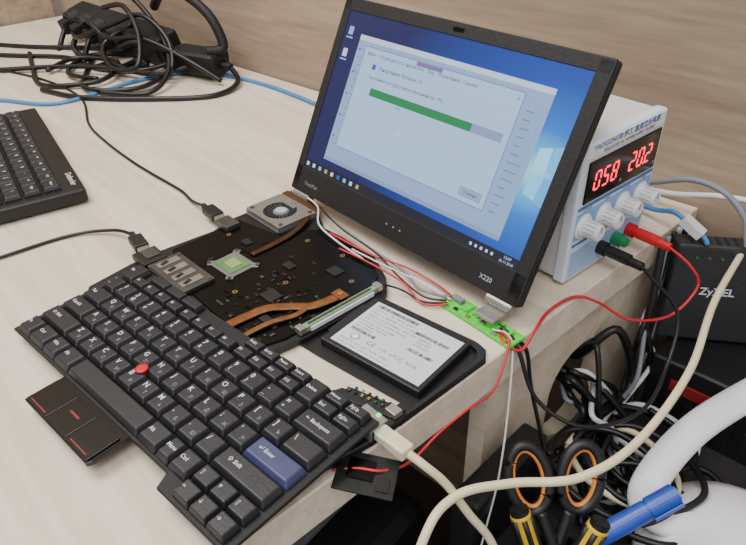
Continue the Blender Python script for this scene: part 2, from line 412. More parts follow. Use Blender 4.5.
fp=[(.146,-.176),(.146,-.158),(.150,-.140),(.160,-.124),(.174,-.110),(.178,-.086)]
b.tube([(x,y,.0122-.001*(i%2)) for i,(x,y) in enumerate(fp)],.0052,FLEX,seg=8,flat=.0006)
b.tube([(.166,-.174,.0117),(.168,-.150,.0127),(.174,-.128,.0120),(.172,-.112,.0122)],.0030,FLEX,seg=8,flat=.0005)
b.box((.178,-.082,.0120),(.014,.010,.0012),FLEX,.0004);b.cyl((.178,-.082,.0129),.0025,.001,GOLD,seg=12)
b.obj('flex_cable',MB)
b=B()
b.box((.290,-.1485,.0083),(.046,.012,.0016),PCBK,.0003,rz=.30)
for i in range(16): b.box((.270+i*.0028,-.152+i*.0007+.004*(i%2),.0096),(.0020,.0028,.0016),random.choice([DMETAL,METAL,PCB,BLK,GOLD]),rz=.3)
b.box((.3085,-.1440,.0105),(.010,.008,.005),METAL,.0006)
b.obj('edge_circuit',MB)
b=B();b.box((.3045,-.1645,.0115),(.022,.017,.0095),METAL,.0006);b.box((.3160,-.1645,.0112),(.001,.0125,.0070),BLK)
b.box((.3080,-.1580,.0166),(.003,.003,.0008),emis('link_light',(60,240,90),3.0))
b.obj('network_port',MB)
# ---------------------------------------------------------------- SSD
A=empty('solid_state_drive',(.2085,-.1300,.0026),(0,0,.130),'black flat solid state drive with a white specification label','ssd drive')
b=B();b.box((.05,.035,.0035),(.099,.070,.007),BLK,.0012)
b.box((-.0008,.035,.0035),(.004,.045,.004),BLK2,.0003)
b.obj('case',A)
b=B();b.box((.0515,.0355,.00715),(.088,.0620,.0003),mat('label_paper',(206,209,212),.5,var=.03))
INK=mat('label_ink',(52,54,60),.6)
Tt=lambda st,sz,x,y,m=INK: b.text(st,sz,TR((x,y,.00735)),m,'LEFT')
def bars(x0,y0,n,h):
    for i in range(n):
        w=random.choice([.0003,.0005,.0007]);b.box((x0+i*.00095,y0,.0074),(w,h,.0001),INK)
bars(.012,.0620,44,.0036);bars(.058,.0530,34,.0032);bars(.012,.0265,26,.0034);bars(.064,.0330,26,.0034)
for i,s_ in enumerate(('SATA 2.5" SSD 180GB  6Gb/s','Model: SC2BW180  DC 5V 0.85A','WWN: 55CD2E404B5C  PBA G43','S/N: CVCV4213035X180EGN')):
    Tt(s_,.0034,.012,.0570-i*.0046)
for i,s_ in enumerate(('FW: DC02  LBA 351651888','PN: 45N8260  ASM P/N','FRU: 45N8261')):
    Tt(s_,.0030,.012,.0385-i*.0038)
for i,s_ in enumerate(('8SSSD0A','1ZLQ 47C','01AW 2013')): Tt(s_,.0030,.064,.0480-i*.0040)
Tt('CE',.0068,.034,.0190);Tt('c UL us',.0044,.046,.0190);Tt('FCC',.0052,.060,.0190);Tt('N136',.0044,.073,.0190)
Tt('Rated: DC +5V 1.0A   RoHS   WEEE',.0032,.012,.0120);Tt('Product of China    Warranty void if removed',.0028,.012,.0078)
b.cyl((.022,.0190,.0074),.0040,.0001,INK,seg=24);b.cyl((.022,.0190,.00745),.0033,.0001,WLAB,seg=20);Tt('Pb',.003,.0202,.0190)
for i in range(9):
    for j in range(9):
        if (i*7+j*5+i*j)%3: b.box((.080+i*.0008,.0080+j*.0008,.0074),(.0007,.0007,.0001),INK) if False else None
b.obj('label',A)
# ---------------------------------------------------------------- keyboards
def keymesh(w,d,h,leg,mk,tp=.0022):
    b=B();t_=bmesh.new()
    b0=[(0,0),(w,0),(w,d),(0,d)]
    lo=[t_.verts.new((x,y,0)) for x,y in b0]
    md=[t_.verts.new((x,y,h*.35)) for x,y in b0]
    tx=tp;hi=[t_.verts.new((x,y,h)) for x,y in ((tx,tx*1.1),(w-tx,tx*1.1),(w-tx,d-tx*.6),(tx,d-tx*.6))]
    t_.faces.new(lo[::-1]);t_.faces.new(hi)
    for i in range(4):
        j=(i+1)%4;t_.faces.new((lo[i],lo[j],md[j],md[i]));t_.faces.new((md[i],md[j],hi[j],hi[i]))
    bmesh.ops.recalc_face_normals(t_,faces=t_.faces)
    ed=[e for e in t_.edges if not (e.verts[0].co.z<1e-6 and e.verts[1].co.z<1e-6)]
    bmesh.ops.bevel(t_,geom=ed,offset=min(.0009,d*.08),segments=2,affect='EDGES',profile=.5)
    b.merge(t_,mk)
    for (st,sz,fx_,fy_,mm) in leg:
        b.text(st,sz,TR((fx_*w,fy_*d,h+.00006)),mm,'LEFT','CENTER',off=.00004)
    return b
KB=empty('laptop_keyboard',(.0275,-.3189,.0092),(.02,-.018,.084),'black loose laptop keyboard with blue enter key lying on the frame','keyboard')
b=B()
KW=.300;KD=.1305
b.poly([(0,.012),(.225,.012),(.230,.001),(.2985,.001),(.3,.003),(.3,KD),(0,KD)],0,.0030,BLK2,bev=.0006)
b.obj('base_plate',KB)
u=.0193;m0=.0052;gap=.0008
ru={'Q':'Й','W':'Ц','E':'У','R':'К','T':'Е','Y':'Н','U':'Г','I':'Ш','O':'Щ','P':'З','[':'Х',']':'Ъ','A':'Ф','S':'Ы','D':'В','F':'А','G':'П','H':'Р','J':'О','K':'Л','L':'Д',';':'Ж',"'":'Э','Z':'Я','X':'Ч','C':'С','V':'М','B':'И','N':'Т','M':'Ь',',':'Б','.':'Ю'}
sh={'1':'!','2':'@','3':'#','4':'$','5':'%','6':'^','7':'&','8':'*','9':'(','0':')','-':'_','=':'+','`':'~'}
def addkey(x,y,w,d,st,mk=KEYM,small=False,par=KB,z=.0030,h=.0062):
    x0=m0+x*u+gap/2;W_=w*u-gap;D_=d-gap
    leg=[]
    if len(st)==1 and not small:
        leg.append((st,.0062,.22 if W_<.02 else .15,.66,WHT))
        if st in ru: leg.append((ru[st],.0042,.58,.36,LGRY))
        if st in sh: leg.append((sh[st],.0044,.24,.36,WHT))
    elif st: leg.append((st,.0042 if not small else .0036,.16,.55,WHT))
    return keymesh(W_,D_,h,leg,mk,tp=.0022 if d>.015 else .0014).obj('key',par,loc=(x0,y+gap/2,z))
RH=.0185
def row(y,d,items,x=0,small=False):
    for it in items:
        st,w=it[0],it[1];mk=it[2] if len(it)>2 else KEYM
        if st is not None: addkey(x,y,w,d,st,mk,small)
        x+=w
row(.014,RH,[('Fn',1),('Ctrl',1.2),('Win',1),('Alt',1.15),('',5.0),('Alt',1.15),('Menu',.75),('Ctrl',1.0)])
row(.0035,.0142,[('←',.9),('↓',.9),('→',.9)],12.3,True)
row(.0178,.0142,[('▯',.9),('↑',.9),('▯',.9)],12.3,True)
row(.0325,RH,[('⇧ Shift',2.25)]+[(c,1) for c in 'ZXCVBNM,./']+[('⇧ Shift',2.75)])
row(.0510,RH,[('CapsLk',1.75)]+[(c,1) for c in "ASDFGHJKL;'"]+[('↵ Enter',2.25,KEYB)])
row(.0695,RH,[('Tab',1.5)]+[(c,1) for c in "QWERTYUIOP[]"]+[('\\',1.5)])
row(.0880,RH,[(c,1) for c in "`1234567890-="]+[('← Backspace',2)])
row(.1065,.0118,[(None,1),('F1',.9),('F2',.9),('F3',.9),('F4',.9),(None,.13),('F5',.9),('F6',.9),('F7',.9),('F8',.9),(None,.13),('F9',.9),('F10',.9),('F11',.9),('F12',.9),(None,.98),('End',.98),('PgDn',.98)],0,True)
row(.1183,.0112,[('PrtSc',.9),('ScrLk',.9),('Pause',.9),('Insert',.9),(None,.98),('Home',.98),('PgUp',.98)],8.46,True)
addkey(0,.1065,1,.023,'Esc',small=True);addkey(12.06,.1065,.98,.023,'Delete',small=True)
row(.1183,.0112,[('',1.2),('',1.2),('',1.2)],1.6,True)
b=B();b.cyl((0,0,.0032),.0036,.0064,RED,seg=24);b.lathe([(.0040,.0062),(.0050,.0068),(.0050,.0076),(.0042,.0082),(.0015,.0080)],RED,n=24)
b.obj('pointing_stick',KB,loc=(m0+6.75*u,.0512,.003))
PB=B()
PB.poly([(0,0),(.090,0),(.092,.004),(.092,.034),(0,.034)],0,.0040,SLAB,bev=.0006)
PBo=PB.obj('pointing_button_plate',KB,loc=(.088,-.0185,-.0015))
for x0,w,c in ((.0015,.0295,0),(.0312,.0285,1),(.0599,.0295,0)):
    b=B();b.box((w/2,.0125,.0006),(w-.0004,.024,.0014),SLAB,.0003)
    if c==0: b.box((w/2,.0024,.0014),(w-.008,.0010,.0003),DRED)
    else: b.box((w/2,.0150,.0014),(.012,.0016,.0003),DRED)
    b.obj('button',PBo,loc=(x0,.001,.0040))
K2=empty('desktop_keyboard',(-.461,-.109,.002),(0,0,-.177),'black full size desktop keyboard lying flat on the desk','keyboard')
b=B()
b.box((.150,-.078,.009),(.306,.156,.016),BLK,.004,seg=3)
b.text('Defender',.0095,TR((.268,-.009,.0172)),WHT,off=.0001)
b.obj('case',K2)
rows2=[['Esc','F1','F2','F3','F4','F5','F6','F7','F8','F9','F10','F11','F12','Pause'],list('`1234567890-=')+['Bksp'],['Tab']+list('QWERTYUIOP[]')+['\\'],['Caps']+list("ASDFGHJKL;'")+['Enter',''],['Shift']+list('ZXCVBNM,./')+['Shift','↑','End'],['Ctrl','Win','Alt','','','','','Alt','Fn','Ctrl','←','↓','→','Del']]
for r_,L in enumerate(rows2):
    for c_,st in enumerate(L):
        keymesh(.0192,.0182,.006,[(st,.0060 if len(st)==1 else .0040,.2,.6,WHT)] if st else [],KEYM,tp=.002).obj('key',K2,loc=(.012+c_*.0200,-.042-r_*.0200,.0170))
# ---------------------------------------------------------------- PSU
PSL=Vector((.2965,.079,.004));PSR=1.541
PS=empty('bench_power_supply',PSL,(0,0,PSR),'white bench power supply with red digits standing at the desk edge','power supply')
pw,pd,ph=.1265,.228,.134
b=B()
b.box((pw/2,pd/2+.004,ph/2),(pw-.004,pd-.008,ph-.003),PSUW,.003)
for i in range(9): b.box((pw-.0015,.05+i*.018,.07),(.0012,.006,.05),DMETAL,.0003)
for x in (.015,pw-.015):
    for y in (.02,pd-.02): b.cyl((x,y,-.0015),.006,.004,BLK,seg=14)
b.obj('case',PS)
b=B();b.box((pw/2,.004,ph/2),(pw,.012,ph),PSUF,.003,seg=3)
b.box((pw/2,-.0022,.1265),(pw-.008,.0008,.0120),WLAB,.0002)
b.text('YAOGONG® 耀工 直流稳压电源',.0070,TR((.062,-.0028,.1290))@FRONT,PSUB,off=.00015)
b.text('REGULATED DC POWER SUPPLY  PS-305D',.0042,TR((.066,-.0028,.1230))@FRONT,BLK2,off=.00005)
b.box((pw/2,-.0022,.0745),(pw-.008,.0006,.0030),PSUB);b.box((pw/2,-.0022,.0385),(pw-.008,.0006,.0024),PSUB)
b.box((pw/2,-.0021,.0565),(pw-.008,.0005,.0270),PSUL)
for i in range(4): b.cyl((.0165+i*.0305,-.0024,.055),.0120,.0008,WLAB,'Y',seg=30);
for i,st in enumerate(('COARSE','FINE','COARSE','FINE')): b.text(st,.0036,TR((.018+i*.030,-.0030,.0718))@FRONT,BLK2)
b.box((pw/2,-.0022,.018),(pw-.010,.0006,.028),mat('psu_pale_blue',(150,180,214),.4,var=.04),.0002)
b.text('-      GND      +',.006,TR((.076,-.0028,.0325))@FRONT,BLK2)
b.obj('front_panel',PS)
b=B();b.box((.0645,-.0026,.0980),(.112,.0022,.039),mat('display_smoke',(26,14,16),.12,var=.05),.0012)
R7=emis('red_segment',(255,36,60),3.6)
segs={'0':'abcdef','5':'afgcd','8':'abcdefg','2':'abged'}
def dig(ch,x,z,h,w,dot=False):
    k=h/2;sl=.12
    D_={'a':((0,k),'h'),'g':((0,0),'h'),'d':((0,-k),'h'),'f':((-w/2,k/2),'v'),'b':((w/2,k/2),'v'),'e':((-w/2,-k/2),'v'),'c':((w/2,-k/2),'v')}
    for s_,((dx,dz),o_) in D_.items():
        if s_ not in segs[ch]: continue
        px=x+dx+sl*dz;pz=z+dz
        b.box((px,-.0040,pz),((w*.78,.0006,.0013) if o_=='h' else (.0013,.0006,k*.82)),R7)
    if dot: b.box((x+w*.9,-.0040,z-k),(.0015,.0006,.0015),R7)
for i,c in enumerate('058'): dig(c,.0230+i*.0130,.0980,.0165,.0074)
for i,(c,dt) in enumerate((('2',False),('0',True),('2',False))): dig(c,.0770+i*.0130,.0980,.0165,.0074,dt)
b.text('A',.005,TR((.0610,-.0042,.0855))@FRONT,WHT);b.text('V',.005,TR((.115,-.0042,.0855))@FRONT,WHT)
b.obj('display_window',PS)
for i in range(4):
    b=B();x=.0165+i*.0305;z=.055
    b.cyl((x,-.0040,z),.0096,.004,KNOB,'Y',seg=28,bev=.0006);b.cyl((x,-.0120,z),.0076,.016,KNOB,'Y',seg=28,bev=.0010)
    for k in range(14):
        a=k*math.pi/7;b.box((x+.0076*math.cos(a),-.0110,z+.0076*math.sin(a)),(.0009,.012,.0009),PSUW)
    b.box((x,-.0202,z+.0035),(.0010,.0004,.006),PSUB);b.obj('knob',PS)
for x,m_ in ((.052,CBLK),(.076,GRNP),(.100,REDP)):
    b=B();b.cyl((x,-.006,.019),.0068,.009,m_,'Y',seg=18,bev=.0006);b.cyl((x,-.0125,.019),.0050,.008,m_,'Y',seg=18,bev=.0006);b.obj('binding_post',PS)
PM=TR(PSL)@RZ(PSR)
def plug(lx,m_):
    b=B()
    b.cyl((lx,-.0240,.019),.0055,.022,m_,'Y',seg=18,bev=.001,M=PM);b.cyl((lx,-.0400,.018),.0042,.014,m_,'Y',seg=16,M=PM)
    return b,PM@Vector((lx,-.046,.018))
b,st=plug(.100,REDP)
b.tube([st,(.366,.184,.008),(.376,.190,-.014),(.370,.158,-.034),(.350,.118,-.028),(.329,.092,-.006),(.316,.072,.0034),(.312,.040,.0030),(.319,.010,.0030),(.322,-.012,-.004),(.312,-.022,.0030),(.300,-.014,.0040),(.292,-.008,.0060)],.0014,CRED,10)
b.obj('red_test_lead',label='red test lead looping from the power supply to the green board',cat='test lead')
b,st=plug(.052,CBLK)
b.tube([st,(.354,.134,.012),(.380,.146,-.020),(.394,.115,-.056),(.4020,.0600,-.066),(.3800,.0060,-.062),(.3440,-.012,-.045),(.322,-.014,-.006),(.310,-.012,.0040),(.296,-.010,.0060)],.0018,CBLK,10)
b.obj('black_test_lead',label='black test lead hanging below the desk edge from the power supply',cat='test lead')
# ---------------------------------------------------------------- green pcb near the hinge
b=B()
b.box((.039,.0105,.0020),(.080,.021,.0026),PCBB,.0004)
for i,(x,y,w,d,h,m_) in enumerate(((.010,.014,.010,.006,.004,GRY),(.022,.012,.008,.010,.0025,PCBB),(.034,.013,.007,.009,.0030,PCBB),(.045,.008,.006,.005,.0020,METAL),(.054,.012,.012,.010,.0040,PCBB),(.067,.012,.008,.010,.0030,PCBB),(.030,.004,.004,.003,.0016,GOLD),(.060,.003,.005,.003,.0016,METAL),(.016,.004,.004,.003,.0016,BLK),(.074,.005,.003,.004,.002,GOLD))):
    b.box((x,y,.0033+h/2),(w,d,h),m_,.0004)
b.obj('battery_board',loc=(.239,-.020,0),rot=(0,0,-.05),label='narrow bright green battery circuit board beside the screen hinge',cat='circuit board')
b=B();b.box((0,0,.0014),(.040,.032,.0016),PCBK,.0003);b.box((-.004,.002,.0027),(.018,.016,.0012),GLOSS,.0002);b.box((.012,-.006,.0025),(.008,.012,.001),BLK)
b.box((-.026,.004,.0010),(.018,.008,.0006),BLK,.0001)
b.obj('wireless_card',loc=(.330,-.190,.0004),rot=(0,.10,.62),label='small black circuit card hanging over the desk edge',cat='circuit board')
hump=cable
hump('antenna_wire',[(.016,.002,.020),(.040,-.000,.018),(.085,-.006,.013),(.140,-.010,.010),(.185,-.010,.006),(.215,-.020,.006),(.240,-.012,.006)],.0013,CGRY,'thin grey antenna wire running along the screen hinge')
hump('antenna_wire',[(.018,.003,.022),(.052,-.002,.018),(.095,-.010,.014),(.150,-.014,.012),(.190,-.022,.008),(.225,-.026,.006),(.243,-.016,.006)],.0009,CBLK,'thin black antenna wire crossing the mainboard frame')
hump('antenna_wire',[(.012,-.000,.020),(.050,-.004,.020),(.075,-.022,.015),(.110,-.028,.013),(.150,-.030,.012)],.0010,CWHT,'thin white antenna wire curled beside the cooling fan')
hump('jumper_wire',[(.092,-.022,.012),(.150,-.018,.011),(.185,-.004,.006),(.220,-.002,.004),(.244,-.008,.006)],.0010,CRED,'thin red jumper wire from mainboard to green board')
hump('jumper_wire',[(.120,-.034,.012),(.160,-.030,.012),(.200,-.026,.008),(.230,-.032,.004),(.248,-.018,.006)],.0009,CRED,'thin red jumper wire from mainboard to green board')
hump('jumper_wire',[(.130,-.026,.012),(.170,-.022,.011),(.205,-.012,.006),(.228,-.010,.004),(.245,-.012,.006)],.0009,CWHT,'thin white jumper wire from mainboard to green board')
hump('jumper_wire',[(.186,-.050,.014),(.205,-.034,.007),(.228,-.030,.004),(.246,-.018,.006)],.0010,CBLK,'thin black jumper wire ending at the green board')
hump('jumper_wire',[(.300,-.016,.006),(.316,-.022,.006),(.326,-.050,-.02),(.330,-.085,-.012),(.331,-.12,-.012),(.336,-.155,-.010),(.336,-.180,.002),(.324,-.192,.004),(.312,-.204,.002)],.0010,CRED,'thin red jumper wire drooping over the desk edge')
hump('thin_wire',[(.296,-.018,.006),(.314,-.016,.004),(.328,-.030,-.03),(.348,-.06,-.09),(.354,-.08,-.15),(.360,-.10,-.198)],.0009,CWHT,'thin white wire hanging over the desk edge')
hump('thin_wire',[(.310,-.016,.005),(.320,-.002,-.01),(.330,.00,-.05),(.352,-.00,-.11),(.356,.01,-.17),(.37,.03,-.197)],.0018,CBLK,'black wire hanging over the desk edge')
def usbplug(name,p,ang,pts,lab):
    M=TR(p)@RZ(ang);b=B()
    b.box((-.016,0,0),(.024,.014,.008),BLK,.0015,M=M);b.box((-.001,0,0),(.008,.011,.004),METAL,.0003,M=M)
    b.cyl((-.032,0,0),.0032,.010,BLK,'X',M=M,seg=12)
    e=M@Vector((-.036,0,0));b.tube([e]+pts,.0018,CBLK,10)
    b.obj(name,label=lab,cat='usb cable')
usbplug('usb_cable',(-.010,-.172,.012),-.15,[(-.078,-.174,.006),(-.105,-.208,.0025),(-.112,-.27,.0025),(-.116,-.34,.0025),(-.10,-.45,.0025)],'black cable plugged into the metal port of the mainboard')
usbplug('usb_cable',(-.011,-.085,.012),-.05,[(-.080,-.080,.004),(-.115,-.075,.0025),(-.18,-.078,.0025),(-.233,-.079,.0025),(-.31,-.076,.0025),(-.388,-.066,.0025),(-.50,-.03,.0025),(-.62,-.035,.0025),(-.74,-.07,.0025),(-.86,-.12,.0025)],'long black cable running across the desk to the mainboard')
b=B();M=TR((.3165,-.1645,.0115))@RZ(.02)
b.box((.003,0,0),(.016,.0112,.0066),mat('clear_plug',(196,198,184),.25,var=.05),.0008,M=M)
b.box((.017,0,0),(.018,.0115,.0088),CREAM,.0015,M=M)
e=M@Vector((.026,0,0))
b.tube([e,(.354,-.160,.006),(.366,-.152,-.008),(.380,-.142,-.036),(.393,-.131,-.064),(.408,-.128,-.10),(.43,-.140,-.15),(.455,-.17,-.188),(.49,-.22,-.196)],.0030,CREAM,10,12)
b.obj('network_cable',label='cream network cable plugged into the mainboard beside the keyboard',cat='network cable')
cable('network_cable',[(.372,.325,.06),(.378,.298,-.0),(.398,.176,-.01),(.422,.083,-.02),(.431,-.014,-.02),(.420,-.074,-.02),(.391,-.114,-.018),(.374,-.153,-.014),(.378,-.189,-.03),(.40,-.25,-.11),(.43,-.32,-.196)],.0032,CREAM,'thick cream network cable sagging in a large loop beside the desk',10,12)
# ---------------------------------------------------------------- upper left
cable('network_cable',[(-.68,-.20,.003),(-.582,-.124,.003),(-.502,-.062,.003),(-.514,.075,.003),(-.479,.167,.003),(-.364,.205,.003),(-.234,.210,.004),(-.12,.20,.003),(.0,.215,.003)],.0030,CBLU,'light blue network cable running across the desk to the wall',10,10)
for pts in ([(-.90,-.10,.004),(-.80,-.02,.004),(-.72,.04,.004),(-.62,.05,.004),(-.55,.10,.006),(-.53,.16,.02),(-.56,.17,.05)],
            [(-.95,-.05,.004),(-.84,.02,.004),(-.74,.10,.006),(-.66,.14,.012),(-.60,.16,.03),(-.62,.17,.06)],
            [(-.70,.08,.004),(-.60,.02,.004),(-.52,-.01,.008),(-.47,.05,.006),(-.50,.12,.010),(-.58,.15,.012),(-.66,.12,.006),(-.69,.06,.008),(-.62,.0,.008),(-.55,.02,.010)],
            [(-.58,-.06,.004),(-.50,-.03,.004),(-.42,.04,.004),(-.36,.12,.004),(-.38,.18,.01),(-.45,.19,.03)],
            [(-.80,.0,.004),(-.70,-.03,.004),(-.60,-.05,.004),(-.54,.02,.009),(-.60,.08,.012),(-.68,.04,.012),(-.66,-.02,.008)],
            [(-.86,-.16,.004),(-.76,-.10,.004),(-.66,.00,.010),(-.58,.05,.014),(-.50,.10,.012),(-.47,.15,.02)],
            [(-.74,.09,.05),(-.68,.075,.07),(-.62,.08,.05),(-.55,.10,.06),(-.50,.12,.05),(-.44,.14,.03),(-.40,.16,.008)],
            [(-.78,.08,.03),(-.70,.06,.04),(-.62,.09,.07),(-.56,.12,.09),(-.50,.13,.06),(-.47,.11,.02),(-.52,.08,.012),(-.60,.06,.02)],
            [(-.66,.10,.09),(-.60,.11,.10),(-.54,.10,.07),(-.50,.07,.03),(-.55,.05,.02),(-.62,.07,.04),(-.60,.12,.07)],
            [(-.72,.14,.11),(-.64,.13,.12),(-.57,.135,.09),(-.51,.13,.05),(-.46,.10,.02),(-.44,.05,.005),(-.50,.0,.005)]):
    cable('power_cable',pts,.0042,CBLK,'black power cable tangled on the desk by the wall',8,8,group='tangled black power cables')
PW=empty('power_strip',(-.86,.140,.004),(.30,-.0,.06),'black power strip with plugs leaning against the wall','power strip')
b=B();b.box((.165,0,.030),(.33,.042,.058),BLK2,.006,seg=3);b.box((.165,-.0215,.030),(.30,.002,.044),BLK2,.001);b.obj('body',PW)
def plugblock(loc,rot,pts):
    E=empty('power_plug',loc,rot,'black power plug with thick cord pushed into the power strip','power plug',group='black power plugs at the wall')
    b=B();b.cyl((0,-.012,0),.019,.024,BLK2,'Y',seg=24,bev=.003);b.box((0,-.030,-.004),(.024,.018,.026),BLK2,.004);b.obj('body',E)
    b=B();b.tube(pts,.0050,CBLK,8,10);b.obj('cord',E)
plugblock((-.82,.112,.045),(.25,0,.06),[(0,-.036,-.008),(.01,-.06,-.025),(.05,-.085,-.036),(.13,-.09,-.036),(.18,-.05,-.030)])
plugblock((-.77,.115,.045),(.25,0,.06),[(0,-.036,-.008),(.02,-.06,-.02),(.06,-.06,-.034),(.14,-.05,-.038),(.2,-.03,-.02)])
plugblock((-.72,.118,.045),(.25,0,.06),[(0,-.036,-.008),(.01,-.06,-.025),(.05,-.075,-.036),(.11,-.06,-.036),(.16,-.02,-.030)])
plugblock((-.665,.122,.045),(.25,0,.06),[(0,-.036,-.008),(.02,-.055,-.02),(.07,-.05,-.034),(.12,-.08,-.038),(.10,-.14,-.038),(.0,-.16,-.038)])
plugblock((-.61,.127,.050),(.25,0,.06),[(0,-.036,-.008),(.02,-.045,.0),(.06,-.03,.01),(.11,.0,-.01),(.16,.02,-.03)])
AD=empty('power_adapter',(-.475,.165,.004),(0,0,.35),'black power adapter block on the desk by the wall','power adapter')
b=B();b.box((0,0,.020),(.10,.050,.038),BLK2,.010,seg=3);b.obj('body',AD)
for s_ in (-1,1):
    b=B();b.cyl((s_*.058,0,.018),.006,.02,BLK,'X');b.obj('strain_relief',AD)
b=B();b.tube([(-.60,.165,.09),(-.56,.165,.120),(-.50,.17,.125),(-.45,.185,.095),(-.43,.19,.05),(-.44,.165,.046)],.008,BLK2,8,10);b.obj('thick_cord',label='thick black cord arching over the adapter',cat='power cable')
b=B();b.tube([(-.70,.155,.10),(-.66,.16,.16),(-.60,.175,.22),(-.56,.19,.30),(-.55,.205,.40)],.007,BLK2,8,10);b.obj('thick_cord',label='thick black cord running up the wall from the power strip',cat='power cable')
# ---------------------------------------------------------------- right hand clutter
UP=empty('power_backup_box',(.352,.195,CT-.0045),(0,0,.08),'black battery backup box with red stripe beside the wall','backup power unit')
b=B();b.box((.085,.052,.045),(.17,.104,.090),BLK,.005,seg=3)
for i in range(6): b.box((.03+i*.02,-.0006,.03),(.010,.0015,.03),BLK2)
b.obj('body',UP)
b=B();b.box((.05,-.001,.062),(.05,.003,.014),DRED,.001);b.obj('accent_strip',UP)
RT=empty('network_router',(.342,.218,-.1120),(-.06,0,.66),'dark grey network router standing upright on the black box','router')
b=B();b.box((.062,.013,.057),(.124,.024,.114),ROUT,.004,seg=3)
for i in range(12): b.box((.014+i*.0085,.013,.1142),(.003,.016,.0008),BLK2)
b.text('ZyXEL',.0122,TR((.0475,-.0006,.062))@FRONT,WHT,off=.0003)
for i in range(5): b.cyl((.02+i*.012,.0006,.100),.0012,.001,GRNP,'Y',seg=8)
b.obj('case',RT)
cable('network_cable',[(.20,.27,.012),(.27,.268,.030),(.318,.262,.052),(.352,.262,.050),(.376,.262,.032),(.384,.260,.014),(.388,.258,.006)],.0030,CGRY,'grey network cable curving from the desk to the router',10,10)
cable('network_cable',[(.22,.285,.010),(.29,.285,.018),(.340,.288,.032),(.375,.290,.036),(.398,.284,.026),(.405,.272,.007)],.0030,CWHT,'white network cable looping behind the power supply to the router',10,10)
b=B();b.tube([(.24,.262,.006),(.290,.252,.012),(.316,.243,.022),(.330,.240,.020)],.0026,CBLU,10,10);b.box((0,0,0),(.024,.012,.010),CWHT,.001,M=TR((.340,.239,.016))@RZ(.1)@RY(.5));b.tube([(.350,.239,.012),(.355,.239,.008),(.358,.239,.004)],.0026,CBLU,6,8)
b.obj('network_cable',label='blue network cable with white plug entering the router',cat='network cable')
random.seed(21)
spec=[(CBLK,.0035),(CBLK,.004),(CWHT,.0028),(CBLK,.003),(CGRY,.0026),(CBLK,.0045),(CBLK,.0035),(CWHT,.0026),(CBLK,.003),(CBLK,.0035),(CBLK,.003)]
nm={CBLK:'black',CWHT:'white',CREAM:'cream',CGRY:'grey'}
for i,(m_,r_) in enumerate(spec):
    J=lambda s_:random.uniform(-s_,s_)
    y0=.122+J(.030);z0=-.135+J(.030)
    pts=[(.270,y0+J(.01),z0+.01),(.300,y0,z0),(.325+J(.004),y0+J(.03),z0+.012+J(.02)),(.345+J(.012),y0+J(.05),-.150+J(.025)),(.352+J(.018),y0-.03+J(.05),-.165+J(.02)),(.375+J(.025),.08+J(.06),-.185+J(.008)),(.41+J(.03),.05+J(.06),-.192)]
    cable('hanging_cable',pts,r_,m_,'%s cable spilling out of the round cutout in the desk panel'%nm[m_],8,8,group='cables spilling beside the desk')
for i,(m_,r_) in enumerate(((CBLK,.0035),(CWHT,.0026),(CBLK,.003),(CGRY,.0026),(CBLK,.004))):
    J=lambda s_:random.uniform(-s_,s_)
    pts=[(.322,.27-.012*i,.0),(.330+J(.004),.255-.012*i,-.05),(.336+J(.004),.225-.01*i+J(.02),-.09),(.345+J(.01),.19+J(.03),-.13),(.350+J(.01),.15+J(.04),-.165),(.37+J(.02),.11+J(.04),-.185),(.40+J(.02),.07+J(.04),-.193)]
    cable('hanging_cable',pts,r_,m_,'%s cable hanging down behind the desk corner'%nm[m_],8,8,group='cables hanging at the desk corner')
for i in range(12):
    a0=random.uniform(0,6);cx_,cy_=.405+random.uniform(-.035,.05),.10+random.uniform(-.07,.05);R_=.024+.004*i*.8
    pts=[(cx_+R_*math.cos(a0+k*.9),cy_+R_*.8*math.sin(a0+k*.9),CT+.004+.0045*i+.004*(k%2)) for k in range(8)]
    cable('coiled_cable',pts,.0032,(CBLK,CBLK,CGRY,CBLK,CBLK,CBLK,CWHT,CBLK,CBLK,CREAM,CBLK,CBLK)[i],'coiled cable lying on the dark low cabinet',8,8,group='coiled cables on the cabinet')
TP=empty('tool_pouch',(.334,-.038,CT-.001),(0,0,.06),'black tool pouch standing against the desk side panel','tool pouch')
b=B();b.box((0,0,.046),(.024,.110,.092),BLK2,.006,seg=3);b.obj('body',TP)
b=B();b.box((.002,0,.082),(.026,.108,.022),BLK,.004,seg=3);b.obj('flap',TP)
# desk lamp
LM=empty('desk_lamp',(.505,.075,CT-.0045),(0,0,0),'white desk lamp with broad curved arm and round base','lamp')
def w2l(p): return (p[0]-.505,p[1]-.075,p[2]-CT+.0045)
b=B();b.lathe([(.074,0),(.079,.006),(.079,.022),(.073,.036),(.055,.050),(.020,.058)],LAMPW);b.obj('base',LM)
b=B();b.tube([w2l(p) for p in ((.480,.070,-.158),(.456,.052,-.158),(.436,.044,-.150),(.427,.062,-.132),(.433,.115,-.106),(.456,.180,-.084),(.489,.243,-.058),(.55,.285,-.005),(.62,.25,.04))],.0150,LAMPW,8,16,flat=.009,rr=[1.1,1.1,1.05,1.0,1.0,1.0,1.0,.9,.9]);b.obj('arm',LM)
b=B();b.tube([w2l(p) for p in ((.62,.25,.04),(.66,.20,.045),(.72,.12,.04),(.76,.06,.035))],.028,LAMPW,8,16,flat=.013);b.obj('lamp_head',LM)
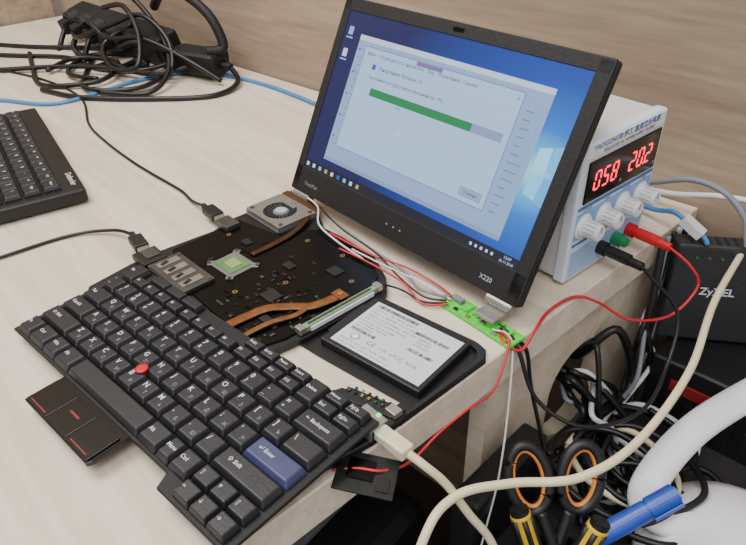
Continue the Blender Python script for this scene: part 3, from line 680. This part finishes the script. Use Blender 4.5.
# tool cup with scissors
TC=(.421,-.068)
b=B();ringmesh(b,0,0,.0,.060,.037,.040,BLK,32);b.cyl((0,0,.0015),.038,.003,BLK,seg=32)
b.obj('tool_cup',loc=(TC[0],TC[1],CT-.0045),label='black round cup holding scissors and screwdrivers',cat='pen cup')
SC=empty('scissors',(.440,-.086,CT-.001),(-.62,0,.82),'scissors with black and orange handles leaning in the cup','scissors')
for s_ in (-1,1):
    b=B()
    b.poly([(-.002,0),(.004,.02),(.0060,.060),(-.003,.074),(-.006,.02)],-.001,.001,METAL,M=Matrix.Scale(s_,4,(1,0,0))@TR((.0,s_*.0012,0))@RX(math.pi/2)@RZ(-.04))
    b.obj('blade',SC)
    b=B()
    ell=lambda rx,rz:[(s_*(.0215+rx*math.cos(a)+(.003*math.sin(a))),s_*.001,.135+rz*math.sin(a)) for a in [2*math.pi*k/16 for k in range(16)]]
    b.tube(ell(.0165,.0270),.0046,BLK,5,12,closed=True)
    b.tube(ell(.0126,.0230),.0024,ORG,5,10,closed=True)
    b.tube([(-s_*.003,s_*.001,.068),(s_*.004,s_*.001,.086),(s_*.012,s_*.001,.108)],.0056,BLK,6,12)
    b.obj('handle',SC)
b=B();b.cyl((0,0,.070),.0035,.008,METAL,'Y',seg=14);b.obj('pivot_screw',SC)
def screwdriver(tip,top,c1,lab):
    v=Vector(top)-Vector(tip);L=v.length
    E=empty('screwdriver',tip,v.to_track_quat('Z','Y').to_euler(),lab,'screwdriver')
    b=B();b.cyl((0,0,L*.25),.0025,L*.5,METAL,seg=12);b.obj('shaft',E)
    b=B();b.tube([(0,0,L*.42),(0,0,L*.5),(0,0,L*.75),(0,0,L)],.0085,c1,6,12)
    for k in range(6):
        a=k*math.pi/3;b.tube([(.0075*math.cos(a),.0075*math.sin(a),L*.46),(.0078*math.cos(a),.0078*math.sin(a),L*.97)],.0024,BLK,4,6)
    b.cyl((0,0,L+.002),.0078,.006,BLK,seg=16,bev=.001);b.obj('grip',E)
screwdriver((.428,-.072,CT+.002),(.378,-.070,-.106),YEL,'yellow and black screwdriver leaning in the cup')
screwdriver((.420,-.085,CT+.002),(.430,-.042,-.096),YEL,'yellow and black screwdriver standing in the cup')
v=Vector((.40,.76,.44))
MK=empty('blue_marker',(.440,-.004,-.114),v.to_track_quat('Z','Y').to_euler(),'blue marker resting against the cup and the lamp','marker')
b=B();b.cyl((0,0,-.010),.0085,.050,BLUP,seg=24,bev=.001);b.obj('barrel',MK)
b=B();b.cyl((0,0,.028),.0092,.026,BLUP,seg=24,bev=.001);b.cyl((0,0,.0415),.0055,.002,LBLUE,seg=16);b.box((-.0105,0,.028),(.0015,.004,.026),BLUP,.0004);b.obj('cap',MK)
CS=empty('tool_bag',(.19,-.18,-.738),(0,0,.15),'black tool bag standing on the floor under the desk','tool bag')
b=B();b.box((0,.0,.24),(.17,.30,.48),BLK2,.04,seg=4);b.box((0,0,.484),(.02,.26,.008),GRY,.002);b.obj('body',CS)
b=B();b.tube([(0,-.10,.478),(0,-.09,.53),(0,-.03,.55),(0,.03,.55),(0,.09,.53),(0,.10,.478)],.010,BLK,8,10);b.obj('handle',CS)
# ---------------------------------------------------------------- light
def area(name,loc,size,e,c,target=(0,0,0)):
    l=bpy.data.lights.new(name,'AREA');l.energy=e;l.size=size;l.color=c
    o=bpy.data.objects.new(name,l);COL.objects.link(o);o.location=loc
    o.rotation_euler=(Vector(target)-Vector(loc)).to_track_quat('-Z','Y').to_euler();return o
area('ceiling_light',(-.5,-.5,1.7),1.0,35,(1,.96,.91),(-.1,-.1,0))
area('ceiling_light',(1.0,-.9,1.7),1.0,25,(1,.98,.96),(.2,0,0))
w=bpy.data.worlds.new('room');S.world=w;w.use_nodes=True
w.node_tree.nodes['Background'].inputs[0].default_value=(.88,.88,.91,1);w.node_tree.nodes['Background'].inputs[1].default_value=.80
# ---------------------------------------------------------------- camera
cam=bpy.data.cameras.new('camera');co=bpy.data.objects.new('camera',cam);COL.objects.link(co)
yaw,pit,rol=.833,.6023,-.0182
cy,sy=math.cos(yaw),math.sin(yaw)
f=Vector((-sy*math.cos(pit),cy*math.cos(pit),-math.sin(pit)));r0=Vector((cy,sy,0));u0=r0.cross(f)
r=math.cos(rol)*r0+math.sin(rol)*u0;uu=-math.sin(rol)*r0+math.cos(rol)*u0
m=Matrix((r,uu,-f)).transposed().to_4x4();m.translation=Vector((.5445,-.3758,.3568));co.matrix_world=m
cam.sensor_width=36;cam.lens=36*665.09/746;cam.clip_start=.01
S.camera=co
